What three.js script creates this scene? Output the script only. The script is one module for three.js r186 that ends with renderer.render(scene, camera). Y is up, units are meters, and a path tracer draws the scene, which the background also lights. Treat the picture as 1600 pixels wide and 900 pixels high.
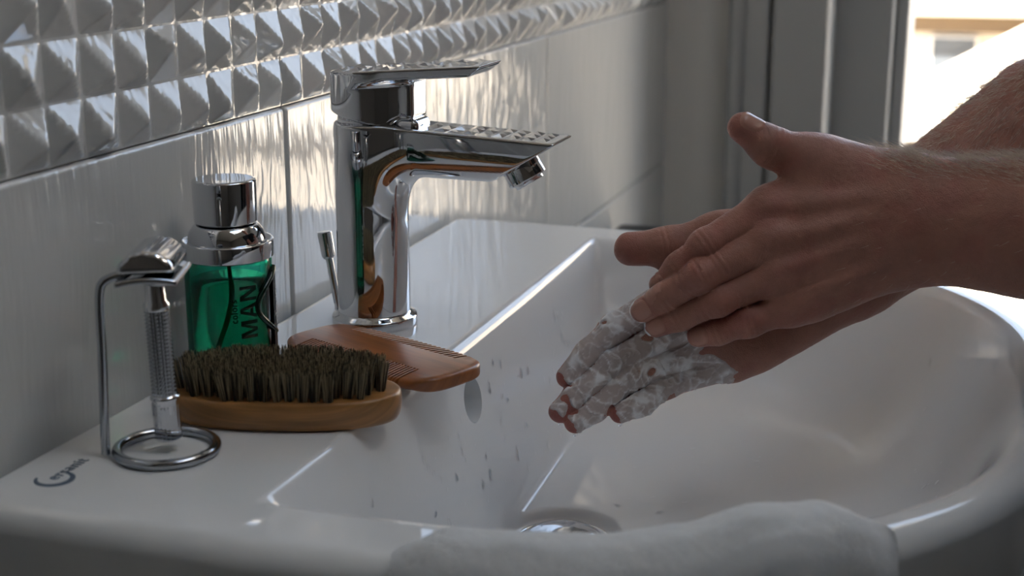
import * as THREE from 'three';
import { RoundedBoxGeometry } from 'three/addons/geometries/RoundedBoxGeometry.js';
import { mergeGeometries, mergeVertices } from 'three/addons/utils/BufferGeometryUtils.js';
import { ImprovedNoise } from 'three/addons/math/ImprovedNoise.js';
import { FontLoader } from 'three/addons/loaders/FontLoader.js';
import { TextGeometry } from 'three/addons/geometries/TextGeometry.js';
import { Brush, Evaluator, SUBTRACTION } from 'three-bvh-csg';

/* ------------------------------------------------------------------ camera, sky, sun, exposure */
// The top of the basin is y = 0, the tiled wall is z = 0, the room lies at z > 0; the floor is at y = -0.85.
const FLOOR = -0.85, CEIL = 1.6;
const scene = new THREE.Scene();
const camera = new THREE.PerspectiveCamera(22.66, 16 / 9, 0.05, 100);
camera.position.set(0, 0.24, 0.4035);
camera.lookAt(0.9183, 0.24 - 0.2538, 0.4035 - 0.3037);
camera.focus = 0.79;
camera.userData.fStop = 9;
scene.add(camera);

function skyTexture() {
  const w = 128, h = 64, d = new Float32Array(w * h * 4);
  for (let j = 0; j < h; j++) {
    const el = Math.sin(((j + 0.5) / h - 0.5) * Math.PI), t = Math.pow(Math.max(el, 0), 0.6);
    for (let i = 0; i < w; i++) {
      const o = (j * w + i) * 4, g = el < 0 ? 0.5 : 1;
      d[o] = (5.2 - 2.6 * t) * g; d[o + 1] = (5.9 - 2.2 * t) * g; d[o + 2] = (7.1 - 1.8 * t) * g; d[o + 3] = 1;
    }
  }
  const tx = new THREE.DataTexture(d, w, h, THREE.RGBAFormat, THREE.FloatType);
  tx.mapping = THREE.EquirectangularReflectionMapping; tx.magFilter = THREE.LinearFilter; tx.needsUpdate = true;
  return tx;
}
scene.background = skyTexture();
const sun = new THREE.DirectionalLight(0xfff3e6, 76);
sun.position.set(-1, 5, -6); sun.target.position.set(3, 0, 1);
sun.castShadow = true; sun.shadow.mapSize.set(2048, 2048);
Object.assign(sun.shadow.camera, { left: -9, right: 9, top: 9, bottom: -9, near: 0.5, far: 30 });
scene.add(sun, sun.target);

const renderer = new THREE.WebGLRenderer({ antialias: true });
renderer.toneMapping = THREE.LinearToneMapping;
renderer.toneMappingExposure = 0.60;
renderer.shadowMap.enabled = true;

/* ------------------------------------------------------------------ helpers */
let seed = 7;
const rnd = () => { seed = (seed + 0x6d2b79f5) | 0; let t = Math.imul(seed ^ (seed >>> 15), 1 | seed); t = (t + Math.imul(t ^ (t >>> 7), 61 | t)) ^ t; return ((t ^ (t >>> 14)) >>> 0) / 4294967296; };
const noise3 = new ImprovedNoise();
const N = (x, y, z) => noise3.noise(x + 31.7, y + 17.3, z + 5.9);
const fbm = (x, y, z, o = 3) => { let s = 0, a = 1, f = 1; for (let i = 0; i < o; i++) { s += a * N(x * f, y * f, z * f); a *= 0.5; f *= 2.03; } return s; };
const clamp = (x, a = 0, b = 1) => Math.min(b, Math.max(a, x));
const lerp = (a, b, t) => a + (b - a) * t;
const sstep = (a, b, x) => { const t = clamp((x - a) / (b - a)); return t * t * (3 - 2 * t); };
const smin = (a, b, k) => { const e = a - b, q = e < 0 ? -e : e, m = e < 0 ? a : b; if (q >= k) return m; const h = (k - q) / k; return m - h * h * k * 0.25; };
const smax = (a, b, k) => -smin(-a, -b, k);
const taken = new Map();
function numbered(name) { const n = taken.get(name) ?? 0; taken.set(name, n + 1); return n ? `${name}_${String(n).padStart(3, '0')}` : name; }
function shade(o) { o.traverse((m) => { if (m.isMesh) { m.castShadow = true; m.receiveShadow = true; } }); return o; }
function thing(name, label, category, pos = [0, 0, 0], group) {
  const o = new THREE.Group(); o.name = numbered(name); o.position.set(...pos); o.userData = { label, category };
  if (group) o.userData.group = group;
  scene.add(o); return o;
}
function part(name, geo, mat, parent, extra) {
  const m = new THREE.Mesh(geo, mat); m.name = parent === scene ? numbered(name) : name; m.castShadow = m.receiveShadow = true;
  if (extra) Object.assign(m.userData, extra);
  parent.add(m); return m;
}
function struct(name) { const o = new THREE.Group(); o.name = name; o.userData = { kind: 'structure' }; scene.add(o); return o; }
function box(x0, x1, y0, y1, z0, z1) { const g = new THREE.BoxGeometry(x1 - x0, y1 - y0, z1 - z0); g.translate((x0 + x1) / 2, (y0 + y1) / 2, (z0 + z1) / 2); return g; }
function rbox(x0, x1, y0, y1, z0, z1, r, s = 2) { const g = new RoundedBoxGeometry(x1 - x0, y1 - y0, z1 - z0, s, r); g.translate((x0 + x1) / 2, (y0 + y1) / 2, (z0 + z1) / 2); return g; }
function merged(list) { return mergeGeometries(list.map((g) => { const k = g.index ? g.toNonIndexed() : g.clone(); for (const n of Object.keys(k.attributes)) if (!['position', 'normal', 'uv'].includes(n)) k.deleteAttribute(n); if (!k.attributes.uv) k.setAttribute('uv', new THREE.BufferAttribute(new Float32Array(k.attributes.position.count * 2), 2)); return k; })); }
function planarUV(g, ax = 0, ay = 1, s = 1) {
  const p = g.attributes.position, u = new Float32Array(p.count * 2);
  for (let i = 0; i < p.count; i++) { u[2 * i] = p.getComponent(i, ax) * s; u[2 * i + 1] = p.getComponent(i, ay) * s; }
  g.setAttribute('uv', new THREE.BufferAttribute(u, 2)); return g;
}
function texture(w, h, fn, srgb = false) {
  const d = new Uint8Array(w * h * 4);
  for (let j = 0; j < h; j++) for (let i = 0; i < w; i++) {
    const c = fn(i / w, j / h), o = (j * w + i) * 4;
    for (let k = 0; k < 3; k++) d[o + k] = clamp(Math.round((Array.isArray(c) ? c[k] : c) * 255), 0, 255);
    d[o + 3] = 255;
  }
  const t = new THREE.DataTexture(d, w, h); t.wrapS = t.wrapT = THREE.RepeatWrapping; t.magFilter = t.minFilter = THREE.LinearFilter;
  if (srgb) t.colorSpace = THREE.SRGBColorSpace;
  t.needsUpdate = true; return t;
}
// periodic noise for textures that repeat
function pnoise(u, v, fu, fv, z = 0) { const a = u * 2 * Math.PI, b = v * 2 * Math.PI, r = 1 / (2 * Math.PI); return noise3.noise(Math.cos(a) * fu * r + Math.cos(b) * fv * r + 9.1 + z, Math.sin(a) * fu * r + 3.7 - z, Math.sin(b) * fv * r + 13.3 + Math.cos(b) * fv * r * 0.7); }

/* signed-distance surfaces */
function meshSDF(f, lo, hi, c, { uv, color } = {}) {
  const n = [0, 1, 2].map((k) => Math.ceil((hi[k] - lo[k]) / c) + 1), [nx, ny, nz] = n, B = 8;
  const val = new Float32Array(nx * ny * nz), sy = nx, sz = nx * ny, reach = c * B * 0.87 + 0.002;
  for (let bz = 0; bz < nz; bz += B) for (let by = 0; by < ny; by += B) for (let bx = 0; bx < nx; bx += B) {
    const m = f(lo[0] + (bx + B / 2) * c, lo[1] + (by + B / 2) * c, lo[2] + (bz + B / 2) * c);
    const ex = Math.min(bx + B, nx), ey = Math.min(by + B, ny), ez = Math.min(bz + B, nz), far = Math.abs(m) > reach * 1.3;
    for (let z = bz; z < ez; z++) for (let y = by; y < ey; y++) for (let x = bx; x < ex; x++) val[x + y * sy + z * sz] = far ? m : f(lo[0] + x * c, lo[1] + y * c, lo[2] + z * c);
  }
  const at = new Int32Array(nx * ny * nz).fill(-1), pos = [], idx = [];
  for (let z = 0; z < nz - 1; z++) for (let y = 0; y < ny - 1; y++) for (let x = 0; x < nx - 1; x++) {
    const b = x + y * sy + z * sz; let neg = 0;
    for (let k = 0; k < 8; k++) if (val[b + (k & 1) + ((k >> 1) & 1) * sy + (k >> 2) * sz] < 0) neg++;
    if (neg === 0 || neg === 8) continue;
    let px = 0, py = 0, pz = 0, cnt = 0;
    for (let k = 0; k < 8; k++) for (let a = 0; a < 3; a++) {
      if (k & (1 << a)) continue;
      const k2 = k | (1 << a), va = val[b + (k & 1) + ((k >> 1) & 1) * sy + (k >> 2) * sz], vb = val[b + (k2 & 1) + ((k2 >> 1) & 1) * sy + (k2 >> 2) * sz];
      if ((va < 0) === (vb < 0)) continue;
      const t = va / (va - vb), q = [k & 1, (k >> 1) & 1, k >> 2]; q[a] += t;
      px += q[0]; py += q[1]; pz += q[2]; cnt++;
    }
    at[b] = pos.length / 3; pos.push(lo[0] + (x + px / cnt) * c, lo[1] + (y + py / cnt) * c, lo[2] + (z + pz / cnt) * c);
  }
  const quad = (a, b, d, e, flip) => { if (a < 0 || b < 0 || d < 0 || e < 0) return; if (flip) idx.push(a, d, b, a, e, d); else idx.push(a, b, d, a, d, e); };
  for (let z = 1; z < nz - 1; z++) for (let y = 1; y < ny - 1; y++) for (let x = 1; x < nx - 1; x++) {
    const b = x + y * sy + z * sz, v = val[b] < 0;
    if (v !== val[b + 1] < 0) quad(at[b - sy - sz], at[b - sz], at[b], at[b - sy], !v);
    if (v !== val[b + sy] < 0) quad(at[b - 1 - sz], at[b - 1], at[b], at[b - sz], !v);
    if (v !== val[b + sz] < 0) quad(at[b - 1 - sy], at[b - sy], at[b], at[b - 1], !v);
  }
  const P = Float32Array.from(pos), nn = new Float32Array(P.length), e = c * 0.6;
  for (let i = 0; i < P.length; i += 3) {
    for (let it = 0; it < 2; it++) {
      const x = P[i], y = P[i + 1], z = P[i + 2], a = f(x + e, y - e, z - e), b = f(x - e, y - e, z + e), q = f(x - e, y + e, z - e), h = f(x + e, y + e, z + e);
      const gx = a - b - q + h, gy = -a - b + q + h, gz = -a + b - q + h, l = Math.hypot(gx, gy, gz) || 1;
      nn[i] = gx / l; nn[i + 1] = gy / l; nn[i + 2] = gz / l;
      if (it === 0) { const d = clamp((a + b + q + h) / 4 / Math.max(l / (4 * e), 0.4), -c * 0.5, c * 0.5); P[i] -= nn[i] * d; P[i + 1] -= nn[i + 1] * d; P[i + 2] -= nn[i + 2] * d; }
    }
  }
  const g = new THREE.BufferGeometry();
  g.setAttribute('position', new THREE.BufferAttribute(P, 3)); g.setAttribute('normal', new THREE.BufferAttribute(nn, 3)); g.setIndex(idx);
  const cnt = P.length / 3, U = new Float32Array(cnt * 2);
  if (uv) for (let i = 0; i < cnt; i++) { const q = uv(P[3 * i], P[3 * i + 1], P[3 * i + 2]); U[2 * i] = q[0]; U[2 * i + 1] = q[1]; }
  g.setAttribute('uv', new THREE.BufferAttribute(U, 2));
  if (color) { const C = new Float32Array(cnt * 3); for (let i = 0; i < cnt; i++) { const q = color(P[3 * i], P[3 * i + 1], P[3 * i + 2], nn[3 * i], nn[3 * i + 1], nn[3 * i + 2]); C.set(q, 3 * i); } g.setAttribute('color', new THREE.BufferAttribute(C, 3)); }
  // outward winding
  const [a, b, d] = [idx[0], idx[1], idx[2]], ux = P[3 * b] - P[3 * a], uy = P[3 * b + 1] - P[3 * a + 1], uz = P[3 * b + 2] - P[3 * a + 2], vx = P[3 * d] - P[3 * a], vy = P[3 * d + 1] - P[3 * a + 1], vz = P[3 * d + 2] - P[3 * a + 2];
  if ((uy * vz - uz * vy) * nn[3 * a] + (uz * vx - ux * vz) * nn[3 * a + 1] + (ux * vy - uy * vx) * nn[3 * a + 2] < 0) g.setIndex(idx.map((_, k) => idx[k % 3 === 1 ? k + 1 : k % 3 === 2 ? k - 1 : k]));
  return g;
}
// distance to a tapered capsule
function cone(px, py, pz, a, b) {
  const bx = b[0] - a[0], by = b[1] - a[1], bz = b[2] - a[2], x = px - a[0], y = py - a[1], z = pz - a[2];
  const t = clamp((x * bx + y * by + z * bz) / (bx * bx + by * by + bz * bz));
  return Math.hypot(x - bx * t, y - by * t, z - bz * t) - (a[3] + (b[3] - a[3]) * t);
}
function seg(a, b) {
  const ax = a[0], ay = a[1], az = a[2], bx = b[0] - ax, by = b[1] - ay, bz = b[2] - az, il = 1 / (bx * bx + by * by + bz * bz), ra = a[3], dr = b[3] - a[3];
  return (px, py, pz) => {
    const x = px - ax, y = py - ay, z = pz - az; let t = (x * bx + y * by + z * bz) * il; t = t < 0 ? 0 : t > 1 ? 1 : t;
    const u = x - bx * t, v = y - by * t, w = z - bz * t; return Math.sqrt(u * u + v * v + w * w) - (ra + dr * t);
  };
}
function sub(geo, bx, by, bz) { geo.translate(-bx, -by, -bz); return geo; }

/* ------------------------------------------------------------------ materials */
const phys = (o) => new THREE.MeshPhysicalMaterial(o), std = (o) => new THREE.MeshStandardMaterial(o);
const waveTex = texture(512, 512, (u, v) => 0.5 + 0.30 * pnoise(u, v, 16, 3) + 0.16 * pnoise(u, v, 44, 9, 4) + 0.10 * pnoise(u, v, 90, 12, 8));
waveTex.repeat.set(5, 5);
const softTex = texture(512, 512, (u, v) => 0.5 + 0.3 * pnoise(u, v, 14, 14) + 0.2 * pnoise(u, v, 40, 40, 5));
softTex.repeat.set(5, 5);
const M = {
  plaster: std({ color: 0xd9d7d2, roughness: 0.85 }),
  lowBouncePaint: std({ color: 0x7b7872, roughness: 0.85 }),  // unseen walls painted darker to cut the light bounced onto the basin
  grout: std({ color: 0x8d8c88, roughness: 0.9 }),
  tile: phys({ color: 0xd0d2d1, roughness: 0.07, ior: 1.65, bumpMap: waveTex, bumpScale: 0.0007 }),
  relief: phys({ color: 0xd0d2d2, roughness: 0.08, ior: 1.65, bumpMap: softTex, bumpScale: 0.0006 }),
  ceramic: phys({ color: 0xe4e5e5, roughness: 0.04, ior: 1.55 }),
  chrome: std({ color: 0xd8dade, metalness: 1, roughness: 0.035 }),
  steel: std({ color: 0xb4b8bd, metalness: 1, roughness: 0.16 }),
  frame: phys({ color: 0xa9aaa9, roughness: 0.45 }),
  floor: std({ color: 0x75736f, roughness: 0.4 }),
  darkGap: std({ color: 0x161718, roughness: 0.6 }),
};

/* ------------------------------------------------------------------ room shell */
const XL = -2.0, XR = 1.87, ZB = 2.3;
const wallBack = struct('wall_back');
part('backing', box(XL - 0.2, XR + 0.2, FLOOR - 0.1, CEIL + 0.1, -0.2, -0.0034), M.grout, wallBack);
const PITCH = 0.02875, TW = 19 * PITCH, GAP = 0.0018, X0 = 0.7825;
for (let r = -3; r <= 0; r++) for (let cI = -4; cI <= 1; cI++) {           // smooth tiles in courses
  const x0 = X0 + cI * TW + GAP / 2, x1 = Math.min(X0 + (cI + 1) * TW - GAP / 2, XR - 0.001), y1 = 0.1250 + r * 0.211, y0 = y1 - 0.211 + GAP;
  if (x1 <= XL) continue;
  part('tile', planarUV(rbox(Math.max(x0, XL), x1, Math.max(y0, FLOOR), y1, -0.009, 0, 0.0028, 3)), M.tile, wallBack);
}
for (const y0 of [0.3285, 0.5395, 0.7505, 0.9615, 1.1725, 1.3835]) for (let cI = -4; cI <= 1; cI++) {
  const x0 = X0 + cI * TW + GAP / 2, x1 = Math.min(X0 + (cI + 1) * TW - GAP / 2, XR - 0.001);
  if (x1 > XL) part('tile', planarUV(rbox(Math.max(x0, XL), x1, y0, Math.min(y0 + 0.209, CEIL), -0.009, 0, 0.0028, 2)), M.tile, wallBack);
}
// relief tiles: courses of studs, each a softened pyramid with an apex of its own
function studGeometry(ax, ay, h) {
  const n = 12, L = PITCH / 2 - 0.0003, p = [], nr = [], uv = [], idx = [], e = 1e-5;
  const H = (x, y) => {
    const q = [(x + L) / (ax + L), (L - x) / (L - ax), (y + L) / (ay + L), (L - y) / (L - ay)];
    let m = smin(smin(q[0], q[1], 0.10), smin(q[2], q[3], 0.10), 0.10); m = smin(m, 0.97, 0.12);
    return h * Math.max(m, 0) ;
  };
  for (let j = 0; j <= n; j++) for (let i = 0; i <= n; i++) {
    const x = (i / n * 2 - 1) * L, y = (j / n * 2 - 1) * L;
    p.push(x, y, H(x, y));
    const gx = (H(x + e, y) - H(x - e, y)) / (2 * e) * (Math.abs(i - n / 2) === n / 2 ? 1.6 : 1), gy = (H(x, y + e) - H(x, y - e)) / (2 * e) * (Math.abs(j - n / 2) === n / 2 ? 1.6 : 1), l = Math.hypot(gx, gy, 1);
    nr.push(-gx / l, -gy / l, 1 / l); uv.push(x, y);
  }
  for (let j = 0; j < n; j++) for (let i = 0; i < n; i++) { const a = j * (n + 1) + i; idx.push(a, a + 1, a + n + 2, a, a + n + 2, a + n + 1); }
  const g = new THREE.BufferGeometry(); g.setAttribute('position', new THREE.Float32BufferAttribute(p, 3)); g.setAttribute('normal', new THREE.Float32BufferAttribute(nr, 3)); g.setAttribute('uv', new THREE.Float32BufferAttribute(uv, 2)); g.setIndex(idx); return g;
}
const studs = [];
for (let k = 0; k < 16; k++) studs.push(studGeometry((rnd() - 0.5) * 0.011, (rnd() - 0.5) * 0.012, 0.0070 + rnd() * 0.0035));
for (let cI = -4; cI <= 1; cI++) {
  const x0 = X0 + cI * TW + GAP / 2, x1 = Math.min(X0 + (cI + 1) * TW - GAP / 2, XR - 0.001), yb = 0.1259;
  if (x1 <= XL) continue;
  const t = part('relief_tile', planarUV(box(Math.max(x0, XL), x1, yb, yb + 7 * PITCH - 0.0005, -0.009, -0.0024)), M.relief, wallBack);
  const far = [];
  for (let r = 0; r < 7; r++) for (let i = 0; i < 19; i++) {
    const cx = X0 + cI * TW + (i + 0.5) * PITCH, cy = yb + (r + 0.5) * PITCH;
    const g = studs[Math.floor(rnd() * studs.length)];
    if (cx + PITCH / 2 > XR || cx < XL + PITCH / 2) continue;
    if (r < 5 && cx > 0.46) { const s = part('stud', g, M.relief, t); s.position.set(cx, cy, -0.0026); if (rnd() > 0.5) s.rotation.z = Math.PI; }
    else { const k = g.clone(); k.translate(cx, cy, -0.0026); far.push(k); }
  }
  if (far.length) part('stud_field', merged(far), M.relief, t, { kind: 'stuff' });
}
const floor = struct('floor');
part('floor_slab', box(XL - 0.2, XR + 0.2, FLOOR - 0.12, FLOOR, -0.008, ZB + 0.2), M.floor, floor);
const ceiling = struct('ceiling');
const KX0 = 0.05, KX1 = 1.20, KZ0 = 0.60, KZ1 = 1.22, KT = CEIL + 0.46;       // opening of the roof window
part('ceiling_slab', merged([box(XL - 0.2, KX0, CEIL, CEIL + 0.15, -0.2, ZB + 0.2), box(KX1, XR + 0.3, CEIL, CEIL + 0.15, -0.2, ZB + 0.2), box(KX0, KX1, CEIL, CEIL + 0.15, -0.2, KZ0), box(KX0, KX1, CEIL, CEIL + 0.15, KZ1, ZB + 0.2)]), M.plaster, ceiling);
const win1 = struct('window_1');                                            // roof window open to the sky; unseen upstand added to keep direct sun out
part('sun_block_curb', merged([box(KX0 - 0.06, KX0, CEIL + 0.15, KT, KZ0 - 0.06, KZ1 + 0.06), box(KX1, KX1 + 0.06, CEIL + 0.15, KT, KZ0 - 0.06, KZ1 + 0.06), box(KX0, KX1, CEIL + 0.15, KT, KZ0 - 0.06, KZ0), box(KX0, KX1, CEIL + 0.15, KT, KZ1, KZ1 + 0.06)]), M.plaster, win1);
part('pane', box(KX0, KX1, KT - 0.03, KT - 0.024, KZ0, KZ1), phys({ color: 0xffffff, transmission: 1, roughness: 0, thickness: 0, ior: 1.5 }), win1);
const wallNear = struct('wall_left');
part('wall_panel', box(XL - 0.15, XL, FLOOR, CEIL, -0.008, ZB + 0.2), M.lowBouncePaint, wallNear);

// far wall with a tall balcony doorway
const OZ0 = 0.298, OZ1 = 0.83, OT = 1.25, WT = 0.26, RZ0 = 0.208, RZ1 = 0.92;
const wallFar = struct('wall_right');
part('wall_panel', merged([box(XR, XR + WT, FLOOR, CEIL, -0.008, RZ0 - 0.004), box(XR, XR + WT, FLOOR, CEIL, RZ1, ZB + 0.2), box(XR, XR + WT, OT, CEIL, RZ0 - 0.004, RZ1)]), M.plaster, wallFar);
const door1 = struct('door_1');                                             // stepped white casing, with the door frame set back in the reveal
part('casing_bead', (() => { const g = new THREE.CylinderGeometry(0.011, 0.011, OT - FLOOR + 0.1, 20); g.translate(XR - 0.022, (OT + FLOOR) / 2, 0.094); return g; })(), M.frame, door1);
part('casing_board', rbox(XR - 0.022, XR, FLOOR, OT + 0.10, 0.094, 0.134, 0.003), M.frame, door1);
part('casing_board', rbox(XR - 0.030, XR - 0.001, FLOOR, OT + 0.10, 0.140, RZ0, 0.003), M.frame, door1);
part('reveal_lining', rbox(XR - 0.001, XR + 0.07, FLOOR, OT, RZ0 - 0.012, RZ0, 0.003), M.frame, door1);
part('door_frame', rbox(XR + 0.07, XR + WT - 0.02, FLOOR, OT, RZ0 - 0.01, 0.280, 0.004), M.frame, door1);
part('door_stop', rbox(XR + 0.10, XR + WT - 0.02, FLOOR, OT, 0.281, OZ0, 0.004), M.frame, door1);
part('casing_board', rbox(XR - 0.03, XR - 0.001, FLOOR, OT + 0.10, RZ1, RZ1 + 0.08, 0.003), M.frame, door1);
part('door_frame', rbox(XR + 0.07, XR + WT - 0.02, FLOOR, OT, OZ1, RZ1 + 0.01, 0.004), M.frame, door1);
part('door_head', rbox(XR - 0.03, XR + 0.01, OT, OT + 0.10, RZ0, RZ1, 0.004), M.frame, door1);

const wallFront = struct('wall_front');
part('wall_panel', box(XL - 0.15, XR + 0.2, FLOOR, CEIL, ZB, ZB + 0.2), M.lowBouncePaint, wallFront);

/* ------------------------------------------------------------------ outside the doorway */
const FX = 5.2;
const cream = std({ color: 0xe4dac9, roughness: 0.9 }), paleW = std({ color: 0xf0ebe0, roughness: 0.85 }), sandW = std({ color: 0xc4baa9, roughness: 0.9 }), tan = std({ color: 0x75644f, roughness: 0.9 }), greyGlass = phys({ color: 0x565d64, roughness: 0.15 });
const house = thing('house_facade', 'sunlit cream house wall seen blurred through the bright doorway', 'building', [FX, -3.5, 2]);
{
  const L = (g) => sub(g, FX, -3.5, 2);
  part('wall', L(box(FX, FX + 0.3, -3.5, 0.80, -2.5, 7)), cream, house);
  part('cornice', L(rbox(FX - 0.16, FX, -0.098, 0.06, -2.4, 6.9, 0.02)), paleW, house);
  part('fascia_board', L(box(FX - 0.05, FX, -0.158, -0.104, -2.4, 6.9)), tan, house);
  part('ledge', L(rbox(FX - 0.10, FX, -0.615, -0.555, -2.4, 6.9, 0.008)), paleW, house);
  part('base_band', L(box(FX - 0.02, FX, -0.70, -0.625, -2.4, 6.9)), tan, house);
  for (const [z0, z1] of [[0.20, 0.36], [0.46, 0.60], [0.85, 1.15], [1.6, 2.2], [2.9, 3.5]]) {
    const w = part('window', L(rbox(FX - 0.03, FX, -0.32, -0.17, z0, z1, 0.01)), paleW, house);
    part('pane', L(box(FX - 0.034, FX - 0.028, -0.31, -0.18, z0 + 0.01, z1 - 0.01)), greyGlass, w);
  }
}
const ramp = thing('stair_wall', 'pale sloping stair wall in front of the cream house outside', 'wall', [4.6, -3.5, 1.5]);
{
  const s = new THREE.Shape([[-0.6, -3.5], [-0.6, -0.74], [0.188, -0.291], [0.489, -0.119], [0.85, 0.08], [0.85, -3.5]].map((p) => new THREE.Vector2(...p)));
  const g = new THREE.ExtrudeGeometry(s, { depth: 0.2, bevelEnabled: true, bevelSize: 0.01, bevelThickness: 0.01, bevelSegments: 1 });
  g.rotateY(-Math.PI / 2); g.translate(4.8, 0, 0);
  part('wall', sub(g, 4.6, -3.5, 1.5), sandW, ramp);
  part('coping', sub(rbox(4.5, 4.6, -0.436, -0.402, -0.6, 0.85, 0.006), 4.6, -3.5, 1.5), paleW, ramp);
  part('band', sub(box(4.57, 4.6, -0.475, -0.437, -0.6, 0.85), 4.6, -3.5, 1.5), tan, ramp);
}
const yard = struct('ground');
part('ground_slab', box(XR + 0.3, 14, -3.7, -3.5, -6, 10), cream, yard);

/* dark bin standing beyond the basin */
const bin = thing('storage_bin', 'dark storage bin whose top edge shows past the far end of the basin', 'bin', [1.43, FLOOR, 0.13]);
part('bin_body', rbox(-0.16, 0.16, 0, 0.70, -0.12, 0.13, 0.015), M.darkGap, bin);
part('lid', rbox(-0.17, 0.17, 0.70, 0.738, -0.125, 0.135, 0.01), M.darkGap, bin);

/* ------------------------------------------------------------------ wash basin */
const XC = 0.766, DRAIN = [0.750, 0.187];
const se = (x, z, a, d, n, z0) => Math.pow(Math.pow(Math.abs(x - XC) / a, n) + Math.pow(Math.max(z - z0, 0) / d, n), 1 / n);
const innerF = (x, z) => smax((se(x, z, 0.260, 0.292, 2.6, 0.14) - 1) * 0.26, 0.130 - z, 0.03);
const outerF = (x, z) => smax((se(x, z, 0.309, 0.318, 2.3, 0.14) - 1) * 0.31, 0.0015 - z, 0.010);
function rayTo(F, th) { let a = 0, b = 0.5; const cx = Math.cos(th), sx = Math.sin(th); for (let i = 0; i < 40; i++) { const m = (a + b) / 2; if (F(DRAIN[0] + cx * m, DRAIN[1] + sx * m) < 0) a = m; else b = m; } return a; }
function basinTop(x, z) {
  const back = (0.1300 - z) * 5.2 * 1.0;                                    // steep straight wall under the tap
  const e = 1 - se(x, z, 0.260, 0.292, 2.6, 0.14), q = clamp(e / 0.50), side = e > 0 ? -0.128 * (1 - Math.pow(1 - q, 2.4)) : -e * 0.6;
  const r = Math.hypot(x - DRAIN[0], z - DRAIN[1]), fl = -0.121 + 0.10 * r;
  let h = smax(smax(back, side, 0.014), fl, 0.036);
  h = smin(h, 0, 0.022);
  h -= 0.006 * sstep(0.0370, 0.0300, r);
  return h;
}
function basinGeometry() {
  const NT = 420, rings = [], pos = [], idx = [];
  const inner = [], outer = [];
  // angles spaced evenly along the rim
  const raw = []; let total = 0;
  for (let i = 0; i <= 2400; i++) { const t = i / 2400 * 2 * Math.PI, r = rayTo(innerF, t); raw.push([t, r * Math.cos(t), r * Math.sin(t)]); }
  const cum = [0]; for (let i = 1; i <= 2400; i++) { total += Math.hypot(raw[i][1] - raw[i - 1][1], raw[i][2] - raw[i - 1][2]); cum.push(total); }
  const th = []; for (let k = 0, j = 0; k < NT; k++) { const s = k / NT * total; while (cum[j + 1] < s) j++; th.push(raw[j][0] + (raw[j + 1][0] - raw[j][0]) * (s - cum[j]) / (cum[j + 1] - cum[j])); }
  for (const t of th) { inner.push(rayTo(innerF, t)); outer.push(rayTo(outerF, t)); }
  const ring = (fn) => { const base = pos.length / 3; for (let k = 0; k < NT; k++) pos.push(...fn(k)); rings.push(base); };
  const at = (k, r) => [DRAIN[0] + Math.cos(th[k]) * r, DRAIN[1] + Math.sin(th[k]) * r];
  const topAt = (k, r) => { const [x, z] = at(k, r); return [x, basinTop(x, z), z]; };
  for (const r of [0.006, 0.015, 0.022, 0.027, 0.030, 0.0315, 0.0325, 0.0335, 0.0345, 0.0355, 0.037]) ring((k) => topAt(k, r));
  const n1 = 64; for (let i = 1; i <= n1; i++) { const s = 1 - Math.pow(1 - i / n1, 1.35); ring((k) => topAt(k, lerp(0.037, inner[k], s))); }
  const R = 0.011;
  for (let i = 1; i <= 18; i++) { const s = Math.pow(i / 18, 1.6); ring((k) => topAt(k, lerp(inner[k], outer[k] - R, s))); }
  for (let i = 1; i <= 8; i++) { const a = i / 8 * Math.PI / 2; ring((k) => { const [x, z] = at(k, outer[k] - R + R * Math.sin(a)); return [x, Math.min(basinTop(x, z), 0) - R * (1 - Math.cos(a)), z]; }); }
  for (const [y, s] of [[-0.03, 0.995], [-0.07, 0.97], [-0.11, 0.91], [-0.15, 0.83], [-0.175, 0.76]]) ring((k) => { const [x, z] = at(k, outer[k] * s); return [x, y, Math.max(z, 0.0015)]; });
  for (let j = 0; j + 1 < rings.length; j++) for (let k = 0; k < NT; k++) { const a = rings[j] + k, b = rings[j] + (k + 1) % NT, c2 = rings[j + 1] + k, d = rings[j + 1] + (k + 1) % NT; idx.push(a, b, d, a, d, c2); }
  const top = pos.length / 3; pos.push(DRAIN[0], basinTop(...DRAIN), DRAIN[1]); const bot = pos.length / 3; pos.push(DRAIN[0], -0.175, DRAIN[1]);
  for (let k = 0; k < NT; k++) { idx.push(top, rings[0] + (k + 1) % NT, rings[0] + k); const l = rings[rings.length - 1]; idx.push(bot, l + k, l + (k + 1) % NT); }
  const g = new THREE.BufferGeometry(); g.setAttribute('position', new THREE.Float32BufferAttribute(pos, 3)); g.setIndex(idx.reverse());
  g.computeVertexNormals();
  // make sure the top faces up
  const nn = g.attributes.normal; if (nn.getY(rings[20]) < 0) { g.setIndex(idx.reverse()); g.computeVertexNormals(); }
  return planarUV(g, 0, 2);
}
const basin = thing('wash_basin', 'white glazed ceramic wash basin with a deep bowl against the tiled wall', 'sink', [XC, -0.165, 0.2]);
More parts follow.
